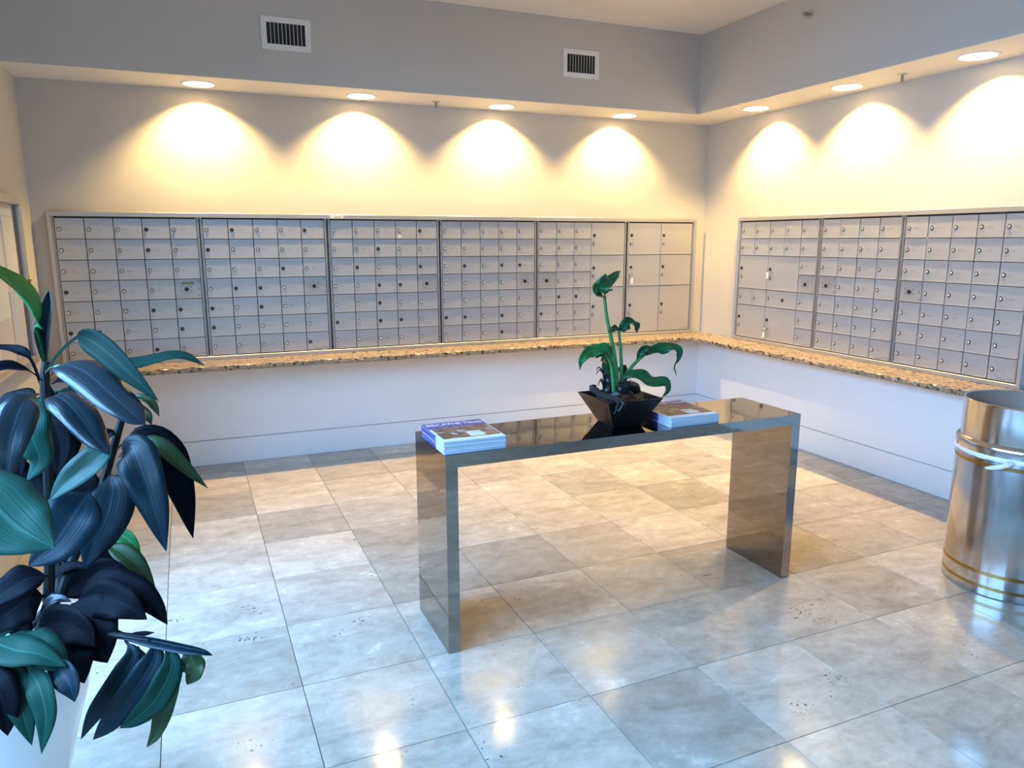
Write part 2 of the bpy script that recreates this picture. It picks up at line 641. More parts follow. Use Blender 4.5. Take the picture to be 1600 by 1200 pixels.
b = MB()
soffit_strip(b, DL_BACK, 'x', LX, -BD, HS)  # underside in paler ceiling paint, standing in for the light on it
b.quad([(LX, -BD, HS), (-BD, -BD, HS), (-BD, -BD, HC), (LX, -BD, HC)], 1)
struct('trim_1', b.mesh('trim_1', [M['ceiling'], M['wall']]), 'grey bulkhead with lit soffit above the long back mailbox wall', 'bulkhead')
b = MB()
soffit_strip(b, DL_RIGHT, 'y', FY, -BD, HS)  # paler paint brightens this underside too, in place of light
b.quad([(-BD, FY, HS), (-BD, -BD, HS), (-BD, -BD, HC), (-BD, FY, HC)], 1)
b.quad([(-BD, -BD, HS), (WX, -BD, HS), (WX, WY, HS), (-BD, WY, HS)])
struct('trim_2', b.mesh('trim_2', [M['ceiling'], M['wall']]), 'grey bulkhead with lit soffit above the right mailbox wall', 'bulkhead')

# ---- lower walls and baseboards
LW = 0.012
struct('wall_back_lower', box_mesh('wall_back_lower', (LX, WY - LW, 0.182), (WX - LW, WY, 0.72), M['lower']), 'white painted lower wall under the back granite counter', 'wall')
struct('wall_right_lower', box_mesh('wall_right_lower', (WX - LW, FY, 0.182), (WX, WY, 0.72), M['lower']), 'white painted lower wall under the right granite counter', 'wall')
struct('baseboard_back', box_mesh('baseboard_back', (LX, WY - LW - .003, 0), (WX - LW - .003, WY, 0.176), M['lower']), 'flush white baseboard along the back wall', 'baseboard')
struct('baseboard_right', box_mesh('baseboard_right', (WX - LW - .003, FY, 0), (WX, WY - LW - .003, 0.176), M['lower']), 'flush white baseboard along the right wall', 'baseboard')

# ---- floor: grout bed plus single tiles
fl = struct('floor', box_mesh('floor', (LX, FY, -0.06), (WX, WY, -0.0035), M['grout']), 'polished beige travertine tile floor', 'floor')
TP, TPY, ROT = 0.4550, 0.4605, 0.0125
T0 = Vector((-2.9660, -2.9650))
ct, st = math.cos(ROT), math.sin(ROT)


def clip(poly, inside, inter):
    out = []
    for i, p in enumerate(poly):
        q = poly[(i + 1) % len(poly)]
        if inside(p):
            out.append(p)
            if not inside(q):
                out.append(inter(p, q))
        elif inside(q):
            out.append(inter(p, q))
    return out


def clip_room(poly):
    e = 0.004
    for ax, v, sg in ((0, LX + e, 1), (0, WX - LW - e - .003, -1), (1, FY + e, 1), (1, WY - LW - e - .003, -1)):
        poly = clip(poly, lambda p: (p[ax] - v) * sg >= 0, lambda p, q: tuple(p[k] + (q[k] - p[k]) * (v - p[ax]) / (q[ax] - p[ax]) for k in (0, 1)))
        if len(poly) < 3:
            return []
    return poly


def tile_mesh(poly):
    b = MB()
    n = len(poly)
    ins = []
    cx = sum(p[0] for p in poly) / n
    cy = sum(p[1] for p in poly) / n
    for p in poly:
        d = math.hypot(p[0] - cx, p[1] - cy) or 1
        ins.append((p[0] - (p[0] - cx) / d * 0.0007, p[1] - (p[1] - cy) / d * 0.0007))
    b.quad([(x, y, 0) for x, y in ins])
    for i in range(n):
        j = (i + 1) % n
        b.quad([(*poly[i], -0.0015), (*poly[j], -0.0015), (*ins[j], 0), (*ins[i], 0)])
        b.quad([(*poly[i], -0.008), (*poly[j], -0.008), (*poly[j], -0.0015), (*poly[i], -0.0015)])
    return b.mesh('tile', M['tile'])


g = 0.0013
full = [(g, -TPY + g), (TP - g, -TPY + g), (TP - g, -g), (g, -g)]
shared = tile_mesh(full)
for i in range(-6, 9):
    for j in range(-8, 12):
        o2 = Vector((i * TP, -j * TPY))
        org = T0 + Vector((o2.x * ct - o2.y * st, o2.x * st + o2.y * ct))
        w = [(org.x + x * ct - y * st, org.y + x * st + y * ct) for x, y in full]
        c = clip_room(w)
        if not c:
            continue
        area = abs(sum(c[k][0] * c[(k + 1) % len(c)][1] - c[(k + 1) % len(c)][0] * c[k][1] for k in range(len(c)))) / 2
        if area < 0.002:
            continue
        if len(c) == 4 and area > 0.995 * (TP - 2 * g) * (TPY - 2 * g):
            o = link('tile', shared, fl, (org.x, org.y, 0), (0, 0, ROT))
        else:
            inv = [((p[0] - org.x) * ct + (p[1] - org.y) * st, -(p[0] - org.x) * st + (p[1] - org.y) * ct) for p in c]
            o = link('tile', tile_mesh(inv), fl, (org.x, org.y, 0), (0, 0, ROT))

# ------------------------------------------------------------------ downlights
def can_mesh():
    b = MB()
    b.lathe([(RCAN - .001, 0.0), (RCAN - .004, 0.05), (RCAN - .012, 0.115)], 32, cap1=True)
    return b.mesh('can', M['can'], True, fix=False)


def trim_mesh():
    b = MB()
    b.lathe([(RCAN - .003, 0.004), (RCAN - .003, -0.005), (RCAN + .010, -0.006), (RCAN + .016, -0.001), (RCAN + .016, 0.0)], 40)
    return b.mesh('trim_ring', M['white'], True)


def lamp_mesh():
    b = MB()
    b.lathe([(0.0, 0.096), (0.035, 0.093), (0.052, 0.100), (0.055, 0.112)], 28)
    return b.mesh('lamp', M['lampface'], True)


canm, trimm, lampm = can_mesh(), trim_mesh(), lamp_mesh()
dl_names = ['recessed round downlight in the soffit, leftmost over the back wall',
            'recessed round downlight in the soffit, second from left over back wall',
            'recessed round downlight in the soffit, third from left over back wall',
            'recessed round downlight in the soffit, back wall one nearest the corner',
            'recessed round downlight in the right soffit, nearest the room corner',
            'recessed round downlight in the right soffit, middle of the three in view',
            'recessed round downlight in the right soffit, nearest the right picture edge']
spot = bpy.data.lights.new('downlight_bulb', 'SPOT')
spot.energy = DOWNLIGHT_W * 10
spot.color = WARM
spot.spot_size = math.radians(150)
spot.spot_blend = 0.6
spot.shadow_soft_size = 0.026
for k, (x, y) in enumerate(DL_BACK + DL_RIGHT):
    t_ = thing('downlight', dl_names[k], 'downlight', (x, y, HS), 0, 'recessed soffit downlights')
    link('can', canm, t_)
    link('trim_ring', trimm, t_)
    link('lamp', lampm, t_)
    link('bulb_light', spot, t_, (0, 0, 0.084))

# ------------------------------------------------------------------ granite counter (one L-shaped worktop)
CE, CT, CB = 0.285, 0.752, 0.716


def counter():
    b = MB()
    rnd = random.Random(3)
    n = 0
    # front edge path: from left wall to corner, then along the right wall
    path = []
    x = LX + .002
    while x < -CE - 0.02:
        path.append((x, -CE, 0, -1))
        x += 0.022
    path.append((-CE, -CE, -0.7, -0.7))
    y = -CE - 0.02
    while y > -4.4:
        path.append((-CE, y, -1, 0))
        y -= 0.022
    rows = []
    for (px, py, nx, ny) in path:
        r = []
        for (h, off) in ((CT, 0.000), (CT - .004, 0.006), ((CT + CB) / 2, 0.006), (CB + .006, 0.003), (CB, -.003)):
            j = off + rnd.uniform(-.005, .004) * (0.3 if h == CT else 1)
            r.append((px + nx * j, py + ny * j, h + (rnd.uniform(-.003, .003) if CB < h < CT else 0)))
        rows.append(r)
    for i in range(len(rows) - 1):
        for k in range(4):
            b.quad([rows[i][k], rows[i + 1][k], rows[i + 1][k + 1], rows[i][k + 1]])
        p0, p1 = path[i], path[i + 1]
        def back(p):
            if p[3] == -1:
                return (p[0], WY - .001)
            if p[2] == -1:
                return (WX - .001, p[1])
            return None
        q0, q1 = back(p0), back(p1)
        for kk, z in ((0, CT), (4, CB)):
            if q0 and q1:
                b.quad([(*q0, z), (*q1, z), rows[i + 1][kk], rows[i][kk]])
            elif q0:
                b.quad([(*q0, z), (WX - .001, WY - .001, z), rows[i + 1][kk], rows[i][kk]])
            elif q1:
                b.quad([(WX - .001, WY - .001, z), (*q1, z), rows[i + 1][kk], rows[i][kk]])
    return b.mesh('counter', M['granite'])


tag(link('granite_counter', counter()), 'speckled beige granite L-shaped counter with rough chipped front edge', 'counter')

# ------------------------------------------------------------------ mailboxes
ZT, ZB = 1.703, 0.783
RH = (ZT - ZB) / 7


def text_mesh(s, size, fat=0.0):
    cu = bpy.data.curves.new('txt', 'FONT')
    cu.body = s
    cu.size = size
    cu.resolution_u = 2
    cu.offset = fat
    o = bpy.data.objects.new('txt', cu)
    COL.objects.link(o)
    bpy.context.view_layer.update()
    me = bpy.data.meshes.new_from_object(o.evaluated_get(bpy.context.evaluated_depsgraph_get()))
    bpy.data.objects.remove(o)
    bpy.data.curves.remove(cu)
    return me


GLY = {}
for ch in '0123456789':
    me = text_mesh(ch, 1.0)
    GLY[ch] = ([v.co.copy() for v in me.vertices], [tuple(p.vertices) for p in me.polygons])
    bpy.data.meshes.remove(me)


def number_mesh(s, h=0.020):
    """engraved number in the local frame: x along the door, z up, front at -y"""
    b = MB()
    x = 0
    for ch in s:
        vs, fs = GLY[ch]
        n = len(b.v)
        b.v += [(x + v.x * h, 0, v.y * h) for v in vs]
        for f in fs:
            b.f.append(tuple(n + k for k in f))
            b.mi.append(0)
        x += h * 0.60
    return b.mesh('number', M['ink'], fix=False)


_door = {}


def door_mesh(w, h, mt):
    key = (round(w, 4), round(h, 4), mt.name)
    if key not in _door:
        b = MB()
        gx, gz = 0.0022, 0.0016
        b.box((gx, -0.010, gz), (w - gx, 0.0, h - gz))
        me = b.mesh('door', mt, bevel=0.0012)
        # bottom lip
        bm = bmesh.new()
        bm.from_mesh(me)
        l = MB()
        l.box((gx, -0.0165, gz + .0005), (w - gx, -0.009, gz + .0055))
        lm = l.mesh('lip', mt)
        bm.from_mesh(lm)
        bm.to_mesh(me)
        bm.free()
        bpy.data.meshes.remove(lm)
        _door[key] = me
    return _door[key]


def lock_mesh(chrome=True):
    b = MB()
    b.lathe([(0.0135, -0.001), (0.0135, 0.0025), (0.0100, 0.0032), (0.0098, 0.0045)], 16, axis='y', mi=1)
    b.lathe([(0.0098, 0.0045), (0.0092, 0.0090), (0.0060, 0.0112)], 16, axis='y', cap1=True, mi=0)
    b.box((-0.0013, -0.0118, -0.005), (0.0013, -0.0108, 0.005), 1)
    return b.mesh('lock', [M['chrome'] if chrome else M['gunmetal'], M['lockring'] if chrome else M['dark']], True)


LOCK, LOCKB = lock_mesh(), lock_mesh(False)


def screws_mesh(w, h):
    b = MB()
    for (x, z) in ((.25, .60), (.25, .40), (.62, .60), (.62, .40), (.90, .88), (.90, .5), (.90, .14)):
        b.lathe([(0.0034, -0.0005), (0.0030, 0.0022)], 8, (w * x, -0.010, h * z), 'y', cap1=True)
    return b.mesh('screws', M['dark'])


rn = random.Random(11)
_numc = [0]


def next_number():
    k = _numc[0]
    _numc[0] += 1
    return '%d%02d' % (6 + (k * 7 + k // 9) % 12, 1 + (k * 5) % 14)


SLAB = None


def unit(name, label, loc, rotz, width, cells, cols):
    """one mailbox unit; local x along the wall, front toward -y. cells: (col, row, cw, rh, kind)"""
    t_ = thing(name, label, 'mailboxes', loc, rotz, 'wall-mounted mailbox units')
    H = ZT - ZB
    b = MB()
    b.box((-0.012, 0.002, -0.012), (width + .012, 0.020, H + .012))
    link('body', b.mesh('body', M['dark']), t_)
    for s in (-1, 1):
        x0 = -0.0125 if s < 0 else width + 0.0015
        b = MB()
        b.box((x0, -0.014, -0.010), (x0 + .0045, 0.002, H + .010))
        b.box((x0 + .0065, -0.011, -0.010), (x0 + .0110, 0.002, H + .010))
        link('side_trim', b.mesh('side_trim', M['alu_frame']), t_)
    cw = width / cols
    for (c, r, dw, dh, kind) in cells:
        x, z = c * cw, H - (r + dh) * RH
        w, h = dw * cw, dh * RH
        if kind == 'master':
            d = link('service_door', door_mesh(w, h, M['panel']), t_, (x, 0, z))
            lb = MB()
            lb.lathe([(0.0135, -0.001), (0.0135, 0.005)], 16, (0, 0, 0), 'y', cap1=True)
            link('lock_hole', lb.mesh('lock_hole', M['black'], True), d, (w * .44, -0.0095, h * .48))
            link('screws', screws_mesh(w, h), d)
        elif kind == 'parcel':
            d = link('parcel_door', door_mesh(w, h, M['alu']), t_, (x, 0, z))
            zz = h - RH * 0.78 if dh == 2 else h - RH * 1.22
            link('lock', LOCKB, d, (0.028, -0.0095, zz + 0.0))
            link('lock', LOCK, d, (0.026, -0.0095, zz - RH * .52))
        elif kind == 'wide':
            d = link('parcel_door', door_mesh(w, h, M['alu']), t_, (x, 0, z))
            link('lock', LOCK, d, (0.022, -0.0095, h * .5))
            link('lock', LOCKB, d, (w * .55, -0.0095, h * .47))
        else:
            d = link('door', door_mesh(w, h, M['alu']), t_, (x, rn.uniform(-.0012, .0012), z))
            k = rn.random()
            lo = link('lock', LOCK if k > (0.22 if rotz == 0 else 0.03) else LOCKB, d, (0.024, -0.0095, h * .46), (0, rn.choice([0, 0, .6, 1.57, -.5]), 0))
            link('number', number_mesh(next_number()), d, (0.052, -0.0103, h * .46 - .008))
    # maker's label in the lower right corner
    sb = MB()
    sb.box((width - .105, -0.0112, 0.008), (width - .050, -0.0102, 0.016), 0)
    sb.box((width - .046, -0.0112, 0.008), (width - .008, -0.0102, 0.026), 1)
    link('maker_label', sb.mesh('maker_label', [M['ink'], M['panel']]), t_)
    return t_


grid = lambda nc, master=None, c0=0: [(c0 + c, r, 1, 1, 'master' if master == (c, r) else 'door') for r in range(7) for c in range(nc)]
YF = 0.004
UB = [(-4.915, -4.095), (-4.060, -3.262), (-3.222, -2.430), (-2.393, -1.622), (-1.587, -0.797), (-0.757, -0.118)]
ub_lab = ['aluminium mailbox unit nearest the left wall, behind the tall plant',
          'aluminium mailbox unit second from the left wall, five doors wide',
          'aluminium mailbox unit under the frame sticker, with a white square on one door',
          'aluminium mailbox unit fourth from the left wall, all small doors',
          'aluminium mailbox unit with three small columns and one parcel column',
          'aluminium parcel locker unit with six large doors by the corner']
cells5 = grid(3, (0, 3)) + [(3, 0, 2, 2, 'parcel'), (3, 2, 2, 2, 'parcel'), (3, 4, 2, 3, 'parcel')]
cells6 = [(c, r, 2, h, 'parcel') for c in (0, 2) for r, h in ((0, 2), (2, 2), (4, 3))]
ub_cells = [grid(5, (4, 3))] * 4 + [cells5, cells6]
units = []
for (x0, x1), lab, ce, nc in zip(UB, ub_lab, ub_cells, (5, 5, 5, 5, 5, 4)):
    units.append(unit('mailbox_unit', lab, (x0, YF, ZB), 0, x1 - x0, ce, nc))
UR = [(-0.512, -1.337), (-1.373, -2.018), (-2.053, -2.838)]
ur_lab = ['aluminium mailbox unit on right wall with large parcel doors among small ones',
          'aluminium mailbox unit in the middle of the right wall, four doors wide',
          'aluminium mailbox unit on the right wall above the steel bin']
cA = [(c, r, 1, 1, 'door') for r in (0, 1) for c in range(5)] + [(0, 2, 2, 2, 'parcel'), (2, 2, 2, 2, 'parcel'), (4, 2, 1, 1, 'door'), (4, 3, 1, 1, 'master'),
      (0, 4, 1, 1, 'door'), (1, 4, 1, 1, 'door'), (2, 4, 2, 1, 'wide'), (4, 4, 1, 1, 'door'), (0, 5, 2, 2, 'parcel'), (2, 5, 2, 2, 'parcel'), (4, 5, 1, 1, 'door'), (4, 6, 1, 1, 'door')]
for (y0, y1), lab, ce, nc in zip(UR, ur_lab, (cA, grid(4, (0, 3)), grid(5, (0, 3))), (5, 4, 5)):
    units.append(unit('mailbox_unit', lab, (YF, y0, ZB), -PI / 2, y0 - y1, ce, nc))

# small stickers on the doors
def sticker(parent, x, z, w, h, mt, name='sticker'):
    b = MB()
    b.box((x, -0.0125, z), (x + w, -0.0105, z + h))
    return link(name, b.mesh(name, mt), parent)
Hh = ZT - ZB
sticker(units[2], 0.495, Hh - RH * 0.98, 0.022, 0.026, M['sticker'])
sticker(units[0], 0.70, Hh - RH * 3.26, 0.075, 0.012, M['brass'])
sticker(units[4], 0.79 * .4 + .02, Hh - RH * 4.16, 0.036, 0.012, M['ink'])
sticker(units[4], 0.79 * .6 + .135, Hh - RH * 4.26, 0.075, 0.014, M['black'])


# outer frames
def frame(name, label, loc, rotz, width):
    t_ = thing(name, label, 'frame', loc, rotz)
    F0, F1, T = -0.020, 0.024, 0.034
    z0, z1 = ZB - .031, ZT + .038
    def rail(pn, lo, hi):
        b = MB()
        b.box(lo, hi)
        return link(pn, b.mesh(pn, M['alu_frame'], bevel=.002), t_)
    rail('top_rail', (0, F0, z1 - .030), (width, F1, z1))
    rail('bottom_rail', (0, F0, z0), (width, F1, z0 + .026))
    rail('side_rail', (0, F0, z0 + .026), (.022, F1, z1 - .030))
    rail('side_rail', (width - .022, F0, z0 + .026), (width, F1, z1 - .030))
    return t_
fb = frame('mailbox_surround', 'long aluminium surround framing the back wall mailboxes', (-4.952, YF, 0), 0, 4.952 - .082)
fr = frame('mailbox_surround', 'aluminium surround framing the right wall mailboxes', (YF, -.476, 0), -PI / 2, 2.875 - .476)
b = MB()
b.box((1.735, -0.0215, ZT + .012), (1.825, -0.0195, ZT + .030), 0)
b.box((1.742, -0.0222, ZT + .018), (1.748, -0.0214, ZT + .025), 1)
b.box((1.760, -0.0222, ZT + .018), (1.815, -0.0214, ZT + .025), 1)
link('sticker', b.mesh('sticker', [M['sticker'], M['ink']]), fb)

# keys left in parcel locks
def key(label, loc, rotz):
    t_ = thing('key', label, 'key', loc, rotz)
    b = MB()
    b.lathe([(0.0105, 0.010), (0.0105, 0.014)], 12, (0, 0, 0), 'y', cap0=True, cap1=True)
    b.box((-.0015, -.012, -.004), (.0015, 0.0, .004))
    link('key_bow', b.mesh('key_bow', M['chrome'], True), t_)
    b = MB()
    b.tube([(0.012 * math.cos(a * PI / 6), -.014, -.016 + .012 * math.sin(a * PI / 6)) for a in range(13)], .0011, 6)
    link('key_ring', b.mesh('key_ring', M['chrome'], True), t_)
    b = MB()
    b.box((-.010, -.0155, -.070), (.010, -.0135, -.026))
    link('key_tag', b.mesh('key_tag', M['sticker'], bevel=.001), t_)
    return t_
key('small key with white tag hanging from a back wall parcel door', (UB[5][0] + .026, YF - .020, ZT - RH * 2 - RH * 1.30), 0)
key('small key with white tag in the upper right-wall parcel door', (YF - .020, UR[0][0] - .33 - .028, ZT - RH * 2 - RH * .78), -PI / 2)
key('small key with white tag in the lower right-wall parcel door', (YF - .020, UR[0][0] - .33 - .026, ZT - RH * 5 - RH * 1.30), -PI / 2)

# ------------------------------------------------------------------ notice case on the left wall
t_ = thing('notice_case', 'framed glass notice case with lock on the left wall', 'notice board', (LX, -0.49, 0.87), PI / 2)
# local x runs to +y world after rotation; build with negative x going toward the camera
Wc, Hc_ = 1.2, 0.93
def nb(pn, lo, hi, mt, bev=.002, par=t_):
    b = MB()
    b.box(lo, hi)
    return link(pn, b.mesh(pn, mt, bevel=bev), par)
# local -y is +x world (into the room)
nb('backing', (-Wc + .02, -0.012, .02), (-.02, -0.002, Hc_ - .02), M['papercream'], 0)
nb('top_rail', (-Wc, -0.045, Hc_ - .045), (0, -0.001, Hc_), M['alu_frame'])
nb('bottom_rail', (-Wc, -0.045, 0), (0, -0.001, .045), M['alu_frame'])
nb('side_rail', (-.045, -0.045, .045), (0, -0.001, Hc_ - .045), M['alu_frame'])
nb('side_rail', (-Wc, -0.045, .045), (-Wc + .045, -0.001, Hc_ - .045), M['alu_frame'])
nb('seal', (-.060, -0.027, .050), (-.046, -0.014, Hc_ - .050), M['seal'], 0)
q = MB()
q.quad([(-Wc + .045, -0.028, .045), (-.046, -0.028, .045), (-.046, -0.028, Hc_ - .045), (-Wc + .045, -0.028, Hc_ - .045)])
link('glass_pane', q.mesh('glass_pane', M['glass']), t_)
for k, (x0, x1, z0, z1) in enumerate([(-.36, -.10, .47, .86), (-.38, -.11, .06, .43), (-.70, -.41, .30, .84), (-1.03, -.76, .40, .86), (-1.0, -.72, .06, .36)]):
    nb('notice_sheet', (x0, -0.015 - .0006 * k, z0), (x1, -0.0125, z1), M['paper'] if k % 2 else M['sticker'], 0)
b = MB()
b.lathe([(0.014, 0.0), (0.014, 0.006), (0.009, 0.012)], 14, axis='y', cap1=True)
link('lock', b.mesh('lock', M['brass'], True), t_, (-.022, -.045, Hc_ * .51))

# ------------------------------------------------------------------ vents and sprinklers
def vent(label, x0, x1):
    z0, z1 = 2.716, 2.906
    t_ = thing('air_vent', label, 'vent', (x0, -BD, z0), 0, 'bulkhead air vents')
    w, h, e = x1 - x0, z1 - z0, 0.033
    b = MB()
    b.box((0, -.007, 0), (w, -0.0005, e))
    b.box((0, -.007, h - e), (w, -0.0005, h))
    b.box((0, -.007, e), (e, -0.0005, h - e))
    b.box((w - e, -.007, e), (w, -0.0005, h - e))
    link('frame', b.mesh('frame', M['white']), t_)
    b = MB()
    b.box((e, -.0020, e), (w - e, -.0006, h - e))
    link('backing', b.mesh('backing', M['dark']), t_)
    b = MB()
    b.box((-.0022, -.0075, e), (.0022, -.0022, h - e))
    sl = b.mesh('slat', M['alu_frame'])
    n = 10
    for k in range(1, n):
        link('slat', sl, t_, (e + (w - 2 * e) * k / n, 0, 0), (0, 0, 0))
    b = MB()
    for (x, z) in ((e * .5, h * .5), (w - e * .5, h * .5)):
        b.lathe([(.004, 0), (.003, .002)], 10, (x, -.007, z), 'y', cap1=True)
    link('screws', b.mesh('screws', M['alu_frame']), t_)
vent('white air vent with dark upright slats, left one on the bulkhead', -3.646, -3.350)
vent('white air vent with dark upright slats, right one nearer the corner', -1.588, -1.297)


def sprinkler(label, loc, rot):
    t_ = thing('sprinkler', label, 'sprinkler', loc)
    t_.rotation_euler = rot
    b = MB()
    b.lathe([(.030, 0), (.028, -.004), (.012, -.006)], 20, cap0=False, cap1=True)
    link('escutcheon', b.mesh('escutcheon', M['alu_frame'], True), t_)
    b = MB()
    b.lathe([(.008, -.004), (.008, -.020), (.005, -.022)], 12, cap1=True)
    for s in (-1, 1):
        b.tube([(s * .007, 0, -.018), (s * .012, 0, -.028), (s * .003, 0, -.042)], .0022, 6)
    b.lathe([(.004, -.022), (.004, -.042)], 8)
    link('head', b.mesh('head', M['ink'], True), t_)
    b = MB()
    b.lathe([(.015, -.042), (.015, -.0435)], 14, cap0=True, cap1=True)
    link('deflector', b.mesh('deflector', M['ink']), t_)
sprinkler('small sprinkler head in the soffit over the back wall', (-2.462, -.15, HS), (0, 0, 0))
sprinkler('small sprinkler head in the soffit over the right wall', (-.165, -2.06, HS), (0, 0, 0))
sprinkler('sidewall sprinkler head on the right bulkhead near the ceiling', (-BD, -1.52, 2.970), (0, PI / 2, 0))

# ------------------------------------------------------------------ console table
TT = 0.788
TX0, TX1, TY0, TY1 = -3.333, -1.647, -2.973, -2.580
tb = thing('console_table', 'waterfall console table in mirror-polished bronze steel', 'table', ((TX0 + TX1) / 2, (TY0 + TY1) / 2, 0), 0.010)
hw, hd, th = (TX1 - TX0) / 2, (TY1 - TY0) / 2, 0.047


def prism_y(b, poly, y0, y1):
    n = len(poly)
    b.quad([(x, y0, z) for x, z in poly])
    b.quad([(x, y1, z) for x, z in reversed(poly)])
    for k in range(n):
        (xa, za), (xb, zb) = poly[k], poly[(k + 1) % n]
        b.quad([(xa, y0, za), (xb, y0, zb), (xb, y1, zb), (xa, y1, za)])


b = MB()
prism_y(b, [(-hw, TT), (-hw + th, TT - th), (hw - th, TT - th), (hw, TT)], -hd, hd)
link('table_top', b.mesh('table_top', M['table']), tb)
for s in (-1, 1):
    b = MB()
    prism_y(b, [(0, 0), (s * -th, 0), (s * -th, TT - th - .0002), (0, TT - .0002)], -hd, hd)
    link('leg', b.mesh('leg', M['table']), tb, (s * hw, 0, 0))


# ------------------------------------------------------------------ magazines
def magazine_body(w, d, h):
    b = MB()
    b.box((0, 0, 0), (w, d, h))
    return b.mesh('pages', M['paper'], bevel=.0008)


def flat(me, mt):
    me.materials.clear()
    me.materials.append(mt)
    return me


T_BIS, T_TIM = text_mesh('BISCAYNE', .050, .0012), text_mesh('Times', .050, .0012)
T_SUB = text_mesh('NEWS  ARTS  LOCAL BUSINESS', .011)
T_BOX = text_mesh('INSIDE', .018)
for me in (T_BIS, T_TIM, T_SUB):
    flat(me, M['coverw'])
flat(T_BOX, M['ink'])
ORD = ['topmost', 'second', 'third', 'fourth', 'fifth', 'sixth', 'bottom']


def stack(x, y, n, total, where, grp, rz):
    W_, D_ = 0.246, 0.285
    h = total / n
    body = magazine_body(W_, D_, h - .0004)
    rr = random.Random(int(abs(x) * 100))
    for k in range(n):
        pos = n - 1 - k
        o = ORD[pos] if pos < n - 1 else ORD[-1]
        lab = 'magazine, %s from top in the stack %s' % (o, where) if o not in ('topmost', 'bottom') else 'magazine, %s one of the stack %s' % (o, where)
        t_ = thing('magazine', lab, 'magazine', (x + rr.uniform(-.003, .003), y + rr.uniform(-.003, .003), TT + .0006 + k * h), rz + rr.uniform(-.012, .012), grp)
        link('pages', body, t_)
        c = MB()
        c.box((.0004, .0004, h - .0004), (W_ - .0004, D_ - .0004, h - .0001))
        link('cover', c.mesh('cover', M['coverw']), t_)
        s = MB()
        s.box((-.0008, D_ * .34, .0006), (0.0, D_ + .0004, h - .0006))
        link('spine', s.mesh('spine', M['cover']), t_)
        if pos:
            continue
        zt = h
        def fl_(pn, x0, x1, y0, y1, z, mt):
            q = MB()
            q.box((x0, y0, zt - .0002), (x1, y1, zt + z))
            return link(pn, q.mesh(pn, mt), t_)
        fl_('masthead', .001, W_ - .001, D_ * .68, D_ - .001, .0003, M['cover'])
        fl_('cover_photo', .012, W_ - .004, D_ * .13, D_ * .68, .0004, M['photo'])
        fl_('cover_panel', W_ * .50, W_ * .74, D_ * .15, D_ * .40, .0009, M['coverw'])
        link('title', T_BIS, t_, (.008, D_ - .050, zt + .0006))
        a = link('title', T_TIM, t_, (.008, D_ - .050, zt + .0006))
        b_w = max(v.co.x for v in T_BIS.vertices)
        sc = (W_ - .016) / (b_w + max(v.co.x for v in T_TIM.vertices) + .010)
        t_.children[-2].scale = (sc, 1.0, 1)
        a.scale = (sc, 1.0, 1)
        a.location.x = .008 + (b_w + .010) * sc
        e = link('subtitle', T_SUB, t_, (.020, D_ * .70, zt + .0006))
        e.scale = (1.1, 1.2, 1)
        link('panel_text', T_BOX, t_, (W_ * .53, D_ * .30, zt + .0011))


stack(-3.331, -2.968, 7, .050, 'at the left end of the table', 'magazines stacked at the left end', .004)
stack(-2.338, -2.955, 6, .043, 'beside the black planter', 'magazines stacked beside the planter', .006)


# ------------------------------------------------------------------ leaves
def leaf_mesh(pts, hw, mt, pet=0.0, fold=0.25, hint=None, roll=0.0, wave=0.0, n=22, seed=0, pw=0.0035, tipw=1.0, curl=0.0):
    """pts: 3-D midrib; hw: half width in metres; pet: share of the length that is petiole"""
    C = crom(pts, n)
    hint = Vector(hint) if hint else Vector((0.1, -0.75, 0.65))
    rnd = random.Random(seed)
    ph, ph2 = rnd.uniform(0, 6), rnd.uniform(0, 6)
    S = (-1, -.62, -.25, 0, .25, .62, 1)
    vs, uvs, fs = [], [], []
    last = None
    for i, p in enumerate(C):
        t = (C[min(i + 1, n - 1)] - C[max(i - 1, 0)]).normalized()
        s = t.cross(hint)
        if s.length < 0.15 and last:
            s = last.copy()
        s = (s - t * s.dot(t)).normalized()
        if last and s.dot(last) < 0:
            s = -s
        last = s
        nn = s.cross(t).normalized()
        q = i / (n - 1)
        if q < pet:
            w = pw
        else:
            k = (q - pet) / (1 - pet)
            w = max(pw * (1 - k), hw * min(1.0, (k / 0.30) ** 0.62) * (1.0 if k < .42 else max(0.0, 1 - ((k - .42) / .58) ** 1.75)))
            if k > .97:
                w *= (1 - k) / .03 * .8 + .05
        a = roll * q
        s2 = s * math.cos(a) + nn * math.sin(a)
        n2 = nn * math.cos(a) - s * math.sin(a)
        for sv in S:
            e = abs(sv)
            lift = fold * e * w - curl * w * e * e + wave * w * e * e * math.sin(q * 17 + ph + (1.3 if sv > 0 else 0)) + 0.5 * wave * w * math.sin(q * 7 + ph2) * e
            vs.append(p + s2 * (sv * w * (1 - .08 * fold)) + n2 * lift)
            uvs.append((0.5 + sv * .5, q))
    m_ = len(S)
    for i in range(n - 1):
        for k in range(m_ - 1):
            a = i * m_ + k
            fs.append((a, a + 1, a + m_ + 1, a + m_))
    me = bpy.data.meshes.new('leaf')
    me.from_pydata([tuple(v) for v in vs], [], fs)
    uvl = me.uv_layers.new(name='UVMap')
    for p in me.polygons:
        p.use_smooth = True
        for li in p.loop_indices:
            uvl.data[li].uv = uvs[me.loops[li].vertex_index]
    me.materials.append(mt)
    me.update()
    return me


def add_leaf(parent, name, me, org):
    for v in me.vertices:
        v.co -= org
    o = link(name, me, parent)
    sm = o.modifiers.new('thickness', 'SOLIDIFY')
    sm.thickness = 0.0012
    sm.offset = 0
    return o


